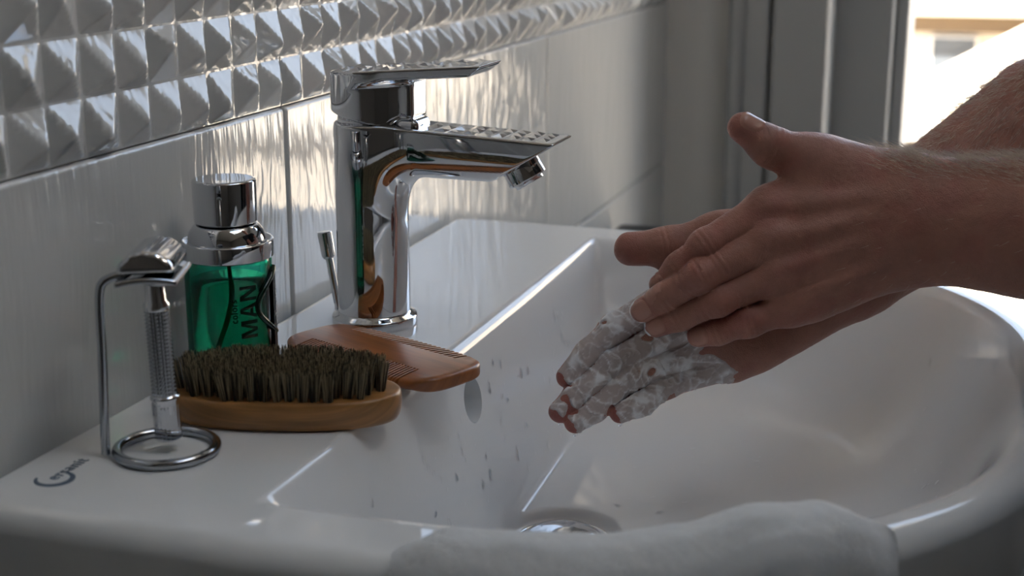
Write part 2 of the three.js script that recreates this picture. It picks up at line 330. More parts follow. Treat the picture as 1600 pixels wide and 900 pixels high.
{
  let g = basinGeometry();
  const a = new Brush(g); a.updateMatrixWorld();
  const hole = new THREE.CylinderGeometry(0.0134, 0.0134, 0.07, 48); hole.rotateX(Math.PI / 2); hole.rotateX(-0.19);
  const b = new Brush(hole); b.position.set(0.737, -0.0305, 0.145); b.updateMatrixWorld();
  const ev = new Evaluator(); ev.useGroups = false;
  const res = ev.evaluate(a, b, SUBTRACTION);
  g = res.geometry;
  part('bowl', sub(g, XC, -0.165, 0.2), M.ceramic, basin);
  const lathe = (pts) => new THREE.LatheGeometry(pts.map((p) => new THREE.Vector2(...p)), 64);
  const yD = basinTop(...DRAIN);
  const flange = lathe([[0.0265, 0.0005], [0.0272, 0.0022], [0.0285, 0.0028], [0.0302, 0.0022], [0.0308, 0.0002]]); flange.translate(DRAIN[0] - XC, yD + 0.165, DRAIN[1] - 0.2);
  part('drain_ring', flange, M.chrome, basin);
  const plug = lathe([[0, 0.0115], [0.006, 0.0112], [0.013, 0.0102], [0.019, 0.0082], [0.0228, 0.0058], [0.0238, 0.0036], [0.0232, 0.0008], [0.020, 0]]); plug.translate(DRAIN[0] - XC, yD + 0.165, DRAIN[1] - 0.2);
  part('drain_plug', plug, M.chrome, basin, { label: 'chrome domed drain plug' });
}

const font = await new FontLoader().loadAsync('fonts/droid/droid_sans_bold.typeface.json');
function text(str, size, depth) { const g = new TextGeometry(str, { font, size, depth, curveSegments: 4, bevelEnabled: false }); g.computeBoundingBox(); return g; }
{ // blue printed mark on the deck
  const ink = std({ color: 0x4d5f72, roughness: 0.3 });
  const s = new THREE.Shape(); s.absarc(0, 0, 0.0088, Math.PI * 0.55, Math.PI * 1.95, false); s.absarc(0.0006, 0.0009, 0.0068, Math.PI * 1.93, Math.PI * 0.60, true);
  const arc = new THREE.ExtrudeGeometry(s, { depth: 0.0002, bevelEnabled: false, curveSegments: 24 });
  const tx = text('ersanit', 0.0054, 0.0002); tx.translate(-0.001, -0.0012, 0);
  const g = merged([arc, tx]); g.rotateX(-Math.PI / 2); g.translate(0.4935 - XC, 0.165 - 0.00003, 0.0300 - 0.2);
  part('printed_mark', g, ink, basin, { label: 'blue-grey printed mark' });
}

/* ------------------------------------------------------------------ tap */
const tap = thing('basin_tap', 'chrome single-lever basin tap standing on the basin behind the comb', 'faucet', [0.765, 0, 0.0635]);
{
  const lathe = (pts, n = 96) => new THREE.LatheGeometry(pts.map((p) => new THREE.Vector2(...p)), n);
  part('base_ring', lathe([[0.020, 0], [0.0252, 0], [0.0256, 0.001], [0.0256, 0.005], [0.0250, 0.0062], [0.0225, 0.0072], [0.0218, 0.0086]]), M.chrome, tap);
  // body and spout: x across, y up, z along the spout
  const topY = (z) => 0.1215 - 0.050 * (z - 0.02), tz = -0.055;
  const f = (x, y, z) => {
    const r = 0.0218 - 0.0006 * clamp(y / 0.12), body = Math.max(Math.hypot(x, z) - r, 0.004 - y);
    const top = y - topY(z), dn = (topY(z) - y), depth = lerp(0.031, 0.0275, clamp(z / 0.09)), wx = lerp(0.0205, 0.0185, clamp(z / 0.1));
    const q = Math.pow(Math.pow(Math.abs(x) / wx, 2.6) + Math.pow(Math.max(dn, 0) / depth, 2.6), 1 / 2.6), tube = (q - 1) * 0.0185;
    const nx = 0.52, ny = -0.854, front = ((z - 0.1185) * nx + (y - 0.1165) * ny);   // slanting underside of the nose
    let sp = smax(smax(tube, top, 0.0016), front, 0.0015); sp = smax(sp, -z - 0.005, 0.004);
    let d = smin(body, sp, 0.016);
    d = smax(d, y - 0.1222 + 0.0 * z, 0.0018);
    return d;
  };
  part('body', meshSDF(f, [-0.027, 0.002, -0.027], [0.027, 0.126, 0.126], 0.0009), M.chrome, tap);
  // rounded tab where the spout leaves the body
  part('tab', rbox(-0.012, 0.012, 0.117, 0.1255, 0.020, 0.034, 0.004, 4), M.chrome, tap);
  part('cartridge', lathe([[0.0185, 0.119], [0.0190, 0.1225], [0.0185, 0.1265], [0.016, 0.1300], [0.010, 0.132]]), M.chrome, tap);
  // faceted plates: small pyramids on top of spout and lever
  function facets(x0, x1, z0, z1, nx, nz, yf, h) {
    const p = [];
    for (let i = 0; i < nx; i++) for (let j = 0; j < nz; j++) {
      const taper = (z) => 1 - 0.12 * (z - z0) / (z1 - z0), a0 = lerp(z0, z1, j / nz), a1 = lerp(z0, z1, (j + 1) / nz), zc = lerp(a0, a1, 0.35 + 0.3 * rnd());
      const X = (k, z) => lerp(x0, x1, k / nx) * taper(z), c = [X(i + 0.35 + 0.3 * rnd(), zc), yf(zc) + h, zc];
      const q = [[X(i, a0), yf(a0), a0], [X(i + 1, a0), yf(a0), a0], [X(i + 1, a1), yf(a1), a1], [X(i, a1), yf(a1), a1]];
      for (let k = 0; k < 4; k++) p.push(...q[(k + 1) % 4], ...q[k], ...c);
    }
    const g = new THREE.BufferGeometry(); g.setAttribute('position', new THREE.Float32BufferAttribute(p, 3)); g.computeVertexNormals(); return g;
  }
  part('spout_facets', facets(-0.0165, 0.0165, 0.036, 0.112, 3, 9, (z) => topY(z) - 0.0003, 0.0016), M.chrome, tap);
  // aerator under the nose
  const ae = new THREE.Group(); ae.name = 'aerator'; ae.position.set(0, 0.0985, 0.0935); ae.rotation.x = -0.547; tap.add(ae);
  const aer = lathe([[0, -0.0090], [0.008, -0.0090], [0.0088, -0.0086], [0.0088, -0.0070], [0.0112, -0.0066], [0.0116, -0.006], [0.0116, 0.002], [0.010, 0.004]], 12);
  part('aerator_ring', aer, M.chrome, ae);
  // lever
  const lv = new THREE.Group(); lv.name = 'lever'; tap.add(lv);
  const lt = (z) => 0.1512 + 0.072 * (z + 0.018);
  const fl = (x, y, z) => {
    const w = lerp(0.0222, 0.0190, clamp(z / 0.07));
    const top = y - lt(z);
    let cap = Math.max(Math.hypot(x, z) - 0.0224, 0.1285 - 0.23 * (z + 0.0185) - y);
    let neck = smax(Math.abs(x) - 0.0125, smax(z - 0.0315, 0.1245 - y, 0.003), 0.004); neck = Math.max(neck, -z);
    let plate = smax(Math.abs(x) - w, smax(-z, lt(z) - 0.0062 - y, 0.002), 0.002);
    plate = smax(plate, (z - 0.0755) * 0.62 - (y - 0.1575) * 0.785, 0.001);
    let d = smin(smin(cap, neck, 0.006), plate, 0.005);
    return smax(d, top, 0.0014);
  };
  part('lever_handle', meshSDF(fl, [-0.026, 0.118, -0.026], [0.026, 0.162, 0.082], 0.0009), M.chrome, lv);
  part('lever_facets', facets(-0.0195, 0.0195, -0.016, 0.068, 3, 9, (z) => lt(z) - 0.0003, 0.0020), M.chrome, lv);
  // pop-up rod behind the body
  const rod = new THREE.CylinderGeometry(0.0022, 0.0022, 0.045, 20); rod.translate(0, 0.0225, 0);
  const kn = lathe([[0, 0.060], [0.0038, 0.060], [0.0045, 0.0592], [0.0042, 0.045], [0.0034, 0.0435], [0, 0.0435]], 32);
  const rodG = merged([rod, kn]); rodG.rotateX(-0.16); rodG.translate(0.001, -0.0055, -0.0225);
  part('pop_up_rod', rodG, M.chrome, tap);
}

/* ------------------------------------------------------------------ cologne bottle */
const bottle = thing('cologne_bottle', 'round green glass cologne bottle with a silver cap and collar', 'bottle', [0.648, 0, 0.0325]);
{
  const lathe = (pts, n = 96) => new THREE.LatheGeometry(pts.map((p) => new THREE.Vector2(...p)), n);
  const glass = phys({ color: 0xffffff, roughness: 0.02, transmission: 1, thickness: 0.003, ior: 1.5, attenuationColor: new THREE.Color(0.02, 0.52, 0.33), attenuationDistance: 0.006 });
  const juice = phys({ color: 0xffffff, roughness: 0.0, transmission: 1, thickness: 0.03, ior: 1.34, attenuationColor: new THREE.Color(0.05, 0.60, 0.42), attenuationDistance: 0.04 });
  const RB = 0.0228;
  part('glass_body', lathe([[0, 0], [0.019, 0], [0.0218, 0.0012], [RB, 0.004], [RB, 0.064], [0.0220, 0.0672], [0.0150, 0.069], [0.0150, 0.067], [0.0190, 0.0655], [0.0201, 0.063], [0.0201, 0.008], [0.0185, 0.0058], [0, 0.005]]), glass, bottle);
  part('liquid', lathe([[0, 0.0052], [0.0184, 0.006], [0.0200, 0.0082], [0.0200, 0.0538], [0, 0.0538]]), juice, bottle);
  const dip = new THREE.TubeGeometry(new THREE.CatmullRomCurve3([new THREE.Vector3(0, 0.068, 0), new THREE.Vector3(0.001, 0.04, 0), new THREE.Vector3(-0.006, 0.0085, -0.006)]), 24, 0.0011, 10);
  part('dip_tube', dip, std({ color: 0x3a7f68, roughness: 0.3 }), bottle);
  part('collar', lathe([[0.0150, 0.0655], [0.0236, 0.0655], [0.0241, 0.0661], [0.0243, 0.0738], [0.0237, 0.0746], [0.0222, 0.0746], [0.0216, 0.0728], [0.0150, 0.0715]]), M.chrome, bottle);
  part('shoulder_dome', lathe([[0.0205, 0.0722], [0.0203, 0.0755], [0.0190, 0.0793], [0.0172, 0.0820], [0.0158, 0.0832], [0.012, 0.0838]]), M.chrome, bottle);
  part('cap', lathe([[0, 0.1062], [0.006, 0.1061], [0.0145, 0.1066], [0.0160, 0.1063], [0.0166, 0.1054], [0.0163, 0.0846], [0.0158, 0.0838], [0, 0.0838]]), M.chrome, bottle);
  // lettering wrapped on the glass, read bottom to top
  const dark = std({ color: 0x03110c, roughness: 0.35 });
  function wrap(g, radius, ang) { // local x -> round the bottle, y -> height, z -> out
    const p = g.attributes.position; for (let i = 0; i < p.count; i++) { const a = ang + p.getX(i) / radius, r = radius + p.getZ(i); p.setXYZ(i, Math.cos(a) * r, p.getY(i), Math.sin(a) * r); } g.computeVertexNormals(); return g;
  }
  const view = Math.atan2(0.4035 - 0.0325, -0.648);                          // towards the camera side
  const turn = (g) => { g.rotateZ(Math.PI / 2); return g; };
  const man = text('MAN', 0.0092, 0.0006); man.center(); turn(man); man.scale(1, 1.0, 1); man.translate(0, 0.0400, 0);
  // going round with growing angle runs to the picture's left here, so x is flipped
  man.applyMatrix4(new THREE.Matrix4().makeScale(-1, 1, 1));
  part('lettering', wrap(man, RB, view - 0.42), dark, bottle);
  const col = text('colors', 0.0032, 0.0004); col.center(); turn(col); col.translate(0, 0.0410, 0); col.applyMatrix4(new THREE.Matrix4().makeScale(-1, 1, 1));
  part('lettering', wrap(col, RB, view - 0.08), dark, bottle);
  // moulded loop and dark strip on the side
  const sideA = view - 1.42, tubeM = phys({ color: 0x06281e, roughness: 0.05 });
  const pts = []; for (let k = 0; k <= 24; k++) { const t = k / 24, a = sideA + 0.78 * Math.sin(Math.PI * t), y = lerp(0.0595, 0.0245, t); pts.push(new THREE.Vector3(Math.cos(a) * (RB + 0.0006), y, Math.sin(a) * (RB + 0.0006))); }
  part('loop', new THREE.TubeGeometry(new THREE.CatmullRomCurve3(pts), 60, 0.0015, 10), tubeM, bottle);
  const strip = new THREE.BoxGeometry(0.010, 0.047, 0.0018, 10, 1, 1); strip.translate(0, 0.0355, 0.0004);
  const st = part('side_strip', wrap(strip, RB, sideA), std({ color: 0x050606, roughness: 0.25 }), bottle, { label: 'black strip with white letters' });
  const wt = text('colors', 0.0058, 0.0003); wt.center(); turn(wt); wt.translate(0, 0.036, 0.0014); wt.applyMatrix4(new THREE.Matrix4().makeScale(-1, 1, 1));
  part('white_lettering', wrap(wt, RB, sideA), std({ color: 0xdddddd, roughness: 0.4 }), st);
}

/* ------------------------------------------------------------------ beard brush */
const woodTex = texture(512, 256, (u, v) => { const g = pnoise(u, v, 3, 26) * 0.5 + pnoise(u, v, 8, 90, 3) * 0.35, k = 0.62 + 0.22 * g; return [k * 1.02, k * 0.72, k * 0.40]; }, true);
woodTex.repeat.set(9, 9);
const combTex = texture(512, 256, (u, v) => { const g = pnoise(u, v, 3, 22, 6) * 0.5 + pnoise(u, v, 7, 70, 9) * 0.3, k = 0.56 + 0.16 * g; return [k * 1.04, k * 0.62, k * 0.31]; }, true);
combTex.repeat.set(9, 9);
const brush = thing('beard_brush', 'oval wooden beard brush lying bristles up in front of the green bottle', 'brush', [0.599, 0, 0.0885]);
brush.rotation.y = Math.atan2(-0.963, 0.268);
{
  const A = 0.0572, Bw = 0.0265;
  const oval = (a, b) => { const s = []; for (let k = 0; k < 96; k++) { const t = k / 96 * 2 * Math.PI, c = Math.cos(t), n = Math.sin(t); s.push(new THREE.Vector2(Math.sign(c) * Math.pow(Math.abs(c), 0.86) * a, Math.sign(n) * Math.pow(Math.abs(n), 0.86) * b)); } return s; };
  const pos = [], idx = [], prof = [[0.55, 0.0], [0.86, 0.0002], [0.93, 0.001], [0.97, 0.003], [0.992, 0.0062], [1, 0.009], [0.994, 0.0118], [0.975, 0.0136], [0.945, 0.0144], [0.90, 0.0146], [0.5, 0.0146], [0.02, 0.0146]];
  const o = oval(1, 1);
  for (const [s, y] of [[0.02, 0], ...prof]) for (const q of o) pos.push(q.x * (A - Bw * (1 - s)) , y, q.y * Bw * s);
  const n = o.length; for (let j = 0; j < prof.length; j++) for (let k = 0; k < n; k++) { const a = j * n + k, b = j * n + (k + 1) % n; idx.push(a, a + n, b, b, a + n, b + n); }
  const g = new THREE.BufferGeometry(); g.setAttribute('position', new THREE.Float32BufferAttribute(pos, 3)); g.setIndex(idx); g.computeVertexNormals(); planarUV(g, 0, 1); 
  { const p = g.attributes.position, u = g.attributes.uv; for (let i = 0; i < p.count; i++) u.setXY(i, p.getX(i), p.getY(i) + p.getZ(i) * 0.9); }
  part('wooden_back', g, phys({ map: woodTex, roughness: 0.38, clearcoat: 0.25, clearcoatRoughness: 0.3 }), brush);
  const bristleM = std({ vertexColors: true, roughness: 0.6 });
  const tufts = [];
  for (let v = 0; v < 6; v++) {
    const P = [], C = [], I = [];
    for (let b = 0; b < 60; b++) {
      const a = rnd() * 6.28, r0 = Math.sqrt(rnd()) * 0.0023, sx = Math.cos(a) * r0, sz = Math.sin(a) * r0, h = 0.0150 + (rnd() - 0.5) * 0.0016, lx = sx * 1.55 + (rnd() - 0.5) * 0.0010, lz = sz * 1.55 + (rnd() - 0.5) * 0.0010, tone = rnd(), w = 0.00022;
      const base = P.length / 3;
      for (let s = 0; s < 3; s++) for (let k = 0; k < 3; k++) { const t = s / 2, c = 6.283 * k / 3 + a, ww = w * (1 - 0.45 * t); P.push(lerp(sx, lx, t * t * 0.5 + t * 0.5) + Math.cos(c) * ww, h * t, lerp(sz, lz, t * t * 0.5 + t * 0.5) + Math.sin(c) * ww); const m = tone > 0.56 ? [0.34 + 0.20 * t, 0.27 + 0.17 * t, 0.16 + 0.11 * t] : [0.016 + 0.06 * t * t, 0.013 + 0.05 * t * t, 0.009 + 0.025 * t * t]; C.push(...m); }
      for (let s = 0; s < 2; s++) for (let k = 0; k < 3; k++) { const q = base + s * 3 + k, q2 = base + s * 3 + (k + 1) % 3; I.push(q, q + 3, q2, q2, q + 3, q2 + 3); }
      I.push(base + 6, base + 8, base + 7);
    }
    const t = new THREE.BufferGeometry(); t.setAttribute('position', new THREE.Float32BufferAttribute(P, 3)); t.setAttribute('color', new THREE.Float32BufferAttribute(C, 3)); t.setIndex(I); t.computeVertexNormals(); tufts.push(t);
  }
  const rows = 8;
  for (let j = 0; j < rows; j++) {
    const z = (j - (rows - 1) / 2) * 0.0058, lim = 0.0505 * Math.sqrt(Math.max(0, 1 - Math.pow(z / 0.0240, 2)));
    for (let x = -lim + (j % 2) * 0.0030; x <= lim; x += 0.0061) {
      const m = part('bristle_tuft', tufts[Math.floor(rnd() * 6)], bristleM, brush); m.position.set(x + (rnd() - 0.5) * 0.0006, 0.0143, z + (rnd() - 0.5) * 0.0006);
      m.rotation.set(z * 5 + (rnd() - 0.5) * 0.12, rnd() * 6.28, -x * 2 + (rnd() - 0.5) * 0.12, 'ZXY');
    }
  }
}

/* ------------------------------------------------------------------ comb */
const comb = thing('beard_comb', 'flat brown wooden comb with teeth along both edges lying before the tap', 'comb', [0.689, 0.0, 0.1005]);
comb.rotation.y = Math.atan2(-0.92, -0.4); // local +x runs along the comb, towards the bowl
{
  const LA = 0.060, W = 0.030, mat = phys({ map: combTex, roughness: 0.36, clearcoat: 0.3, clearcoatRoughness: 0.25 });
  // local z < 0: the tap's side, z > 0: the brush's side; thickness falls towards the toothed edges
  const thick = (x, z) => 0.0048 * (1 - 0.58 * Math.pow(Math.abs(z) / W, 2.2) * sstep(0.060, 0.046, Math.abs(x))) * (1 - 0.16 * Math.pow(Math.abs(x) / LA, 6));
  const inside = (x, z) => { const n = 3.4; return (Math.pow(Math.pow(Math.abs(x) / LA, n) + Math.pow(Math.abs(z) / W, n), 1 / n) - 1) * 0.03; };
  const slot = (x, z) => {                                                  // coarse slots on the tap's side, fine ones on the brush's side
    let p = 0.0023, w = 0.00056, lim = 0.0425, edge = 0.0120 - z;
    if (z < 0) { p = 0.0036; w = 0.00125; edge = 0.0150 + z; }
    const k = Math.round((x + 0.003) / p); if (Math.abs(k * p - 0.003) > lim) return 1;
    return Math.max(Math.abs(x + 0.003 - k * p) - w, edge);
  };
  const f = (x, y, z) => Math.max(smax(inside(x, z), Math.abs(y - 0.0050) - thick(x, z), 0.0022), -slot(x, z));
  const g = meshSDF(f, [-0.062, -0.0004, -0.032], [0.062, 0.0105, 0.032], 0.00042, { uv: (x, y, z) => [x, z + y * 0.7] });
  part('comb_plate', g, mat, comb);
}

/* ------------------------------------------------------------------ razor and its stand */
const standPos = [0.537, 0, 0.0596];
const rstand = thing('razor_stand', 'bent steel wire razor stand with a ring base near the left end', 'stand', standPos);
{
  const ring = new THREE.TorusGeometry(0.0222, 0.0024, 20, 96); ring.rotateX(Math.PI / 2); ring.translate(0, 0.0024, 0);
  part('ring_base', ring, M.steel, rstand);
  const px = 0.5247 - standPos[0] - 0.0015, pz = 0.0352 - standPos[2];
  const V = (x, y, z) => new THREE.Vector3(x, y, z), c = new THREE.CurvePath();
  const pA = V(px, 0.0016, pz + 0.001), pB = V(px, 0.0775, pz + 0.0042), pC = V(px + 0.0025, 0.0838, pz + 0.0082), pD = V(0.001, 0.0814, -0.0065);
  const cr = new THREE.CatmullRomCurve3([pA, V(px, 0.02, pz + 0.0018), V(px, 0.05, pz + 0.0031), pB, V(px + 0.0005, 0.0815, pz + 0.0054), pC, V(px + 0.006, 0.0845, pz + 0.0125), pD], false, 'centripetal');
  part('post', new THREE.TubeGeometry(cr, 120, 0.0021, 16), M.steel, rstand);
  const yoke = new THREE.TorusGeometry(0.0066, 0.0018, 12, 40, Math.PI * 1.5); yoke.rotateX(Math.PI / 2); yoke.rotateY(0.6); yoke.translate(0.0030, 0.0812, 0.0000); part('yoke', yoke, M.steel, rstand);
}
const razor = thing('safety_razor', 'chrome safety razor with a knurled handle hanging in the wire stand', 'razor', [0.5400, 0.0058, 0.0590]);
razor.rotation.x = -0.035;
{
  const lathe = (pts, n = 48) => new THREE.LatheGeometry(pts.map((p) => new THREE.Vector2(...p)), n);
  // knurled handle: grid of small pyramids
  const rows = 44, seg = 96, P = [], I = [];
  for (let j = 0; j <= rows; j++) for (let k = 0; k < seg; k++) { const bump = (j % 2 === 1 && k % 4 < 2 ? 0.00055 : 0), r = 0.0052 + bump, a = k / seg * 2 * Math.PI; P.push(Math.cos(a) * r, 0.0215 + j / rows * 0.040, Math.sin(a) * r); }
  for (let j = 0; j < rows; j++) for (let k = 0; k < seg; k++) { const a = j * seg + k, b = j * seg + (k + 1) % seg; I.push(a, a + seg, b, b, a + seg, b + seg); }
  const kg = new THREE.BufferGeometry(); kg.setAttribute('position', new THREE.Float32BufferAttribute(P, 3)); kg.setIndex(I); kg.computeVertexNormals();
  part('handle', kg, M.steel, razor, { label: 'knurled grip' });
  part('neck', lathe([[0.0052, 0.061], [0.0060, 0.0618], [0.0060, 0.064], [0.0048, 0.0655], [0.0044, 0.076]]), M.chrome, razor);
  // fluted knob
  const fl = []; { const seg2 = 120, ys = [[0, 0.0], [0.0056, 0.0], [0.0062, 0.0008], [0.0062, 0.0165], [0.0060, 0.0185], [0.0066, 0.0195], [0.0066, 0.0208], [0.0050, 0.0216]], P2 = [], I2 = [];
    ys.forEach(([r, y], j) => { for (let k = 0; k < seg2; k++) { const a = k / seg2 * 2 * Math.PI, rr = r * (j >= 2 && j <= 3 ? 1 - 0.035 * (0.5 + 0.5 * Math.cos(a * 20)) : 1); P2.push(Math.cos(a) * rr, y, Math.sin(a) * rr); } });
    for (let j = 0; j + 1 < ys.length; j++) for (let k = 0; k < seg2; k++) { const a = j * seg2 + k, b = j * seg2 + (k + 1) % seg2; I2.push(a, a + seg2, b, b, a + seg2, b + seg2); }
    const g = new THREE.BufferGeometry(); g.setAttribute('position', new THREE.Float32BufferAttribute(P2, 3)); g.setIndex(I2); g.computeVertexNormals(); fl.push(g); }
  part('knob', fl[0], M.chrome, razor);
  // head: curved top cap over a guard plate, long axis across
  const head = new THREE.Group(); head.name = 'head'; head.position.set(0, 0.0800, 0.0002); head.scale.set(1, 1.1, 1); head.rotation.set(0, 0.36, 0); razor.add(head);
  const cap = (x, y, z) => { const arc = Math.hypot(z, y + 0.0052) - 0.0158; const fluted = 0.00018 * Math.cos(z * 2 * Math.PI / 0.0058); return smax(smax(arc - fluted, -y + 0.0012, 0.001), smax(Math.abs(x) - 0.0185, Math.abs(z) - 0.0130, 0.003), 0.003); };
  part('top_cap', meshSDF(cap, [-0.0225, -0.001, -0.015], [0.0225, 0.0125, 0.015], 0.0006), M.chrome, head);
  const guard = (x, y, z) => { const scal = 0.0004 * Math.cos(x * 2 * Math.PI / 0.0036); return smax(smax(Math.abs(y + 0.0012 + 8 * z * z) - 0.0013, Math.abs(x) - 0.0188, 0.001), Math.abs(z) - 0.0135 - scal, 0.001); };
  part('guard_plate', meshSDF(guard, [-0.0225, -0.007, -0.016], [0.0225, 0.003, 0.016], 0.0006), M.chrome, head);
}

/* ------------------------------------------------------------------ person: two hands and forearms */
const PB = [0.82, FLOOR, 0.86];
const person = thing('person', 'person in a dark shirt washing two lathered bare hands over the basin', 'person', PB);
const V3 = (a, b, t) => [lerp(a[0], b[0], t), lerp(a[1], b[1], t), lerp(a[2], b[2], t)];
const off = (p, d, s) => [p[0] + d[0] * s, p[1] + d[1] * s, p[2] + d[2] * s, p[3]];
const unit = (v) => { const l = Math.hypot(...v); return v.map((x) => x / l); };
const LEFT = {
  index: [[0.7743, 0.0829, 0.2945, 0.0112], [0.7540, 0.0648, 0.2648, 0.0084], [0.7535, 0.0521, 0.2509, 0.0075], [0.7563, 0.0400, 0.2398, 0.0063]],
  middle: [[0.7664, 0.0669, 0.2974, 0.0116], [0.7454, 0.0497, 0.2645, 0.0087], [0.7444, 0.0369, 0.2458, 0.0077], [0.7460, 0.0274, 0.2324, 0.0068]],
  ring: [[0.7641, 0.0496, 0.3017, 0.0110], [0.7479, 0.0362, 0.2736, 0.0082], [0.7468, 0.0253, 0.2531, 0.0074], [0.7483, 0.0186, 0.2400, 0.0066]],
  pinky: [[0.7662, 0.0313, 0.3099, 0.0100], [0.7531, 0.0237, 0.2899, 0.0076], [0.7523, 0.0169, 0.2735, 0.0068], [0.7530, 0.0131, 0.2622, 0.0060]],
  thumb: [[0.8022, 0.0940, 0.3501, 0.0160], [0.7879, 0.1096, 0.3135, 0.0118], [0.7787, 0.1163, 0.2933, 0.0102], [0.7746, 0.1267, 0.2787, 0.0082]],
  wrist: [[0.7935, 0.0915, 0.3690, 0.0195], [0.7859, 0.0660, 0.3710, 0.0190]],
  fore: [[0.7900, 0.0955, 0.4324, 0.0205], [0.7800, 0.0635, 0.4349, 0.0205]],
  elbow: [0.752, 0.095, 0.600, 0.046],
};
const RIGHT = {
  index: [[0.7815, 0.0317, 0.2471, 0.0106], [0.7641, 0.0102, 0.2125, 0.0082], [0.7528, -0.0030, 0.1992, 0.0071], [0.7443, -0.0150, 0.1901, 0.0064]],
  middle: [[0.7770, 0.0143, 0.2548, 0.0112], [0.7546, -0.0090, 0.2131, 0.0078], [0.7417, -0.0241, 0.1966, 0.0069], [0.7356, -0.0329, 0.1887, 0.0065]],
  ring: [[0.7762, 0.0006, 0.2639, 0.0108], [0.7546, -0.0150, 0.2247, 0.0074], [0.7421, -0.0318, 0.2074, 0.0066], [0.7359, -0.0385, 0.1977, 0.0063]],
  pinky: [[0.7801, -0.0084, 0.2767, 0.0100], [0.7612, -0.0188, 0.2444, 0.0072], [0.7512, -0.0283, 0.2321, 0.0066], [0.7451, -0.0332, 0.2212, 0.0062]],
  thumb: [[0.8135, 0.0544, 0.3118, 0.0160], [0.7952, 0.0613, 0.2640, 0.0122], [0.7826, 0.0554, 0.2373, 0.0106], [0.7759, 0.0544, 0.2180, 0.0098]],
  wrist: [[0.8374, 0.0541, 0.3317, 0.0185], [0.8348, 0.0328, 0.3416, 0.0190]],
  fore: [[0.9304, 0.1265, 0.4306, 0.0270], [0.9210, 0.0790, 0.4419, 0.0270]],
  elbow: [1.005, 0.190, 0.530, 0.047],
};
const TOCAM = unit([-0.918, 0.254, 0.304]);
const FINGERS = ['index', 'middle', 'ring', 'pinky'];
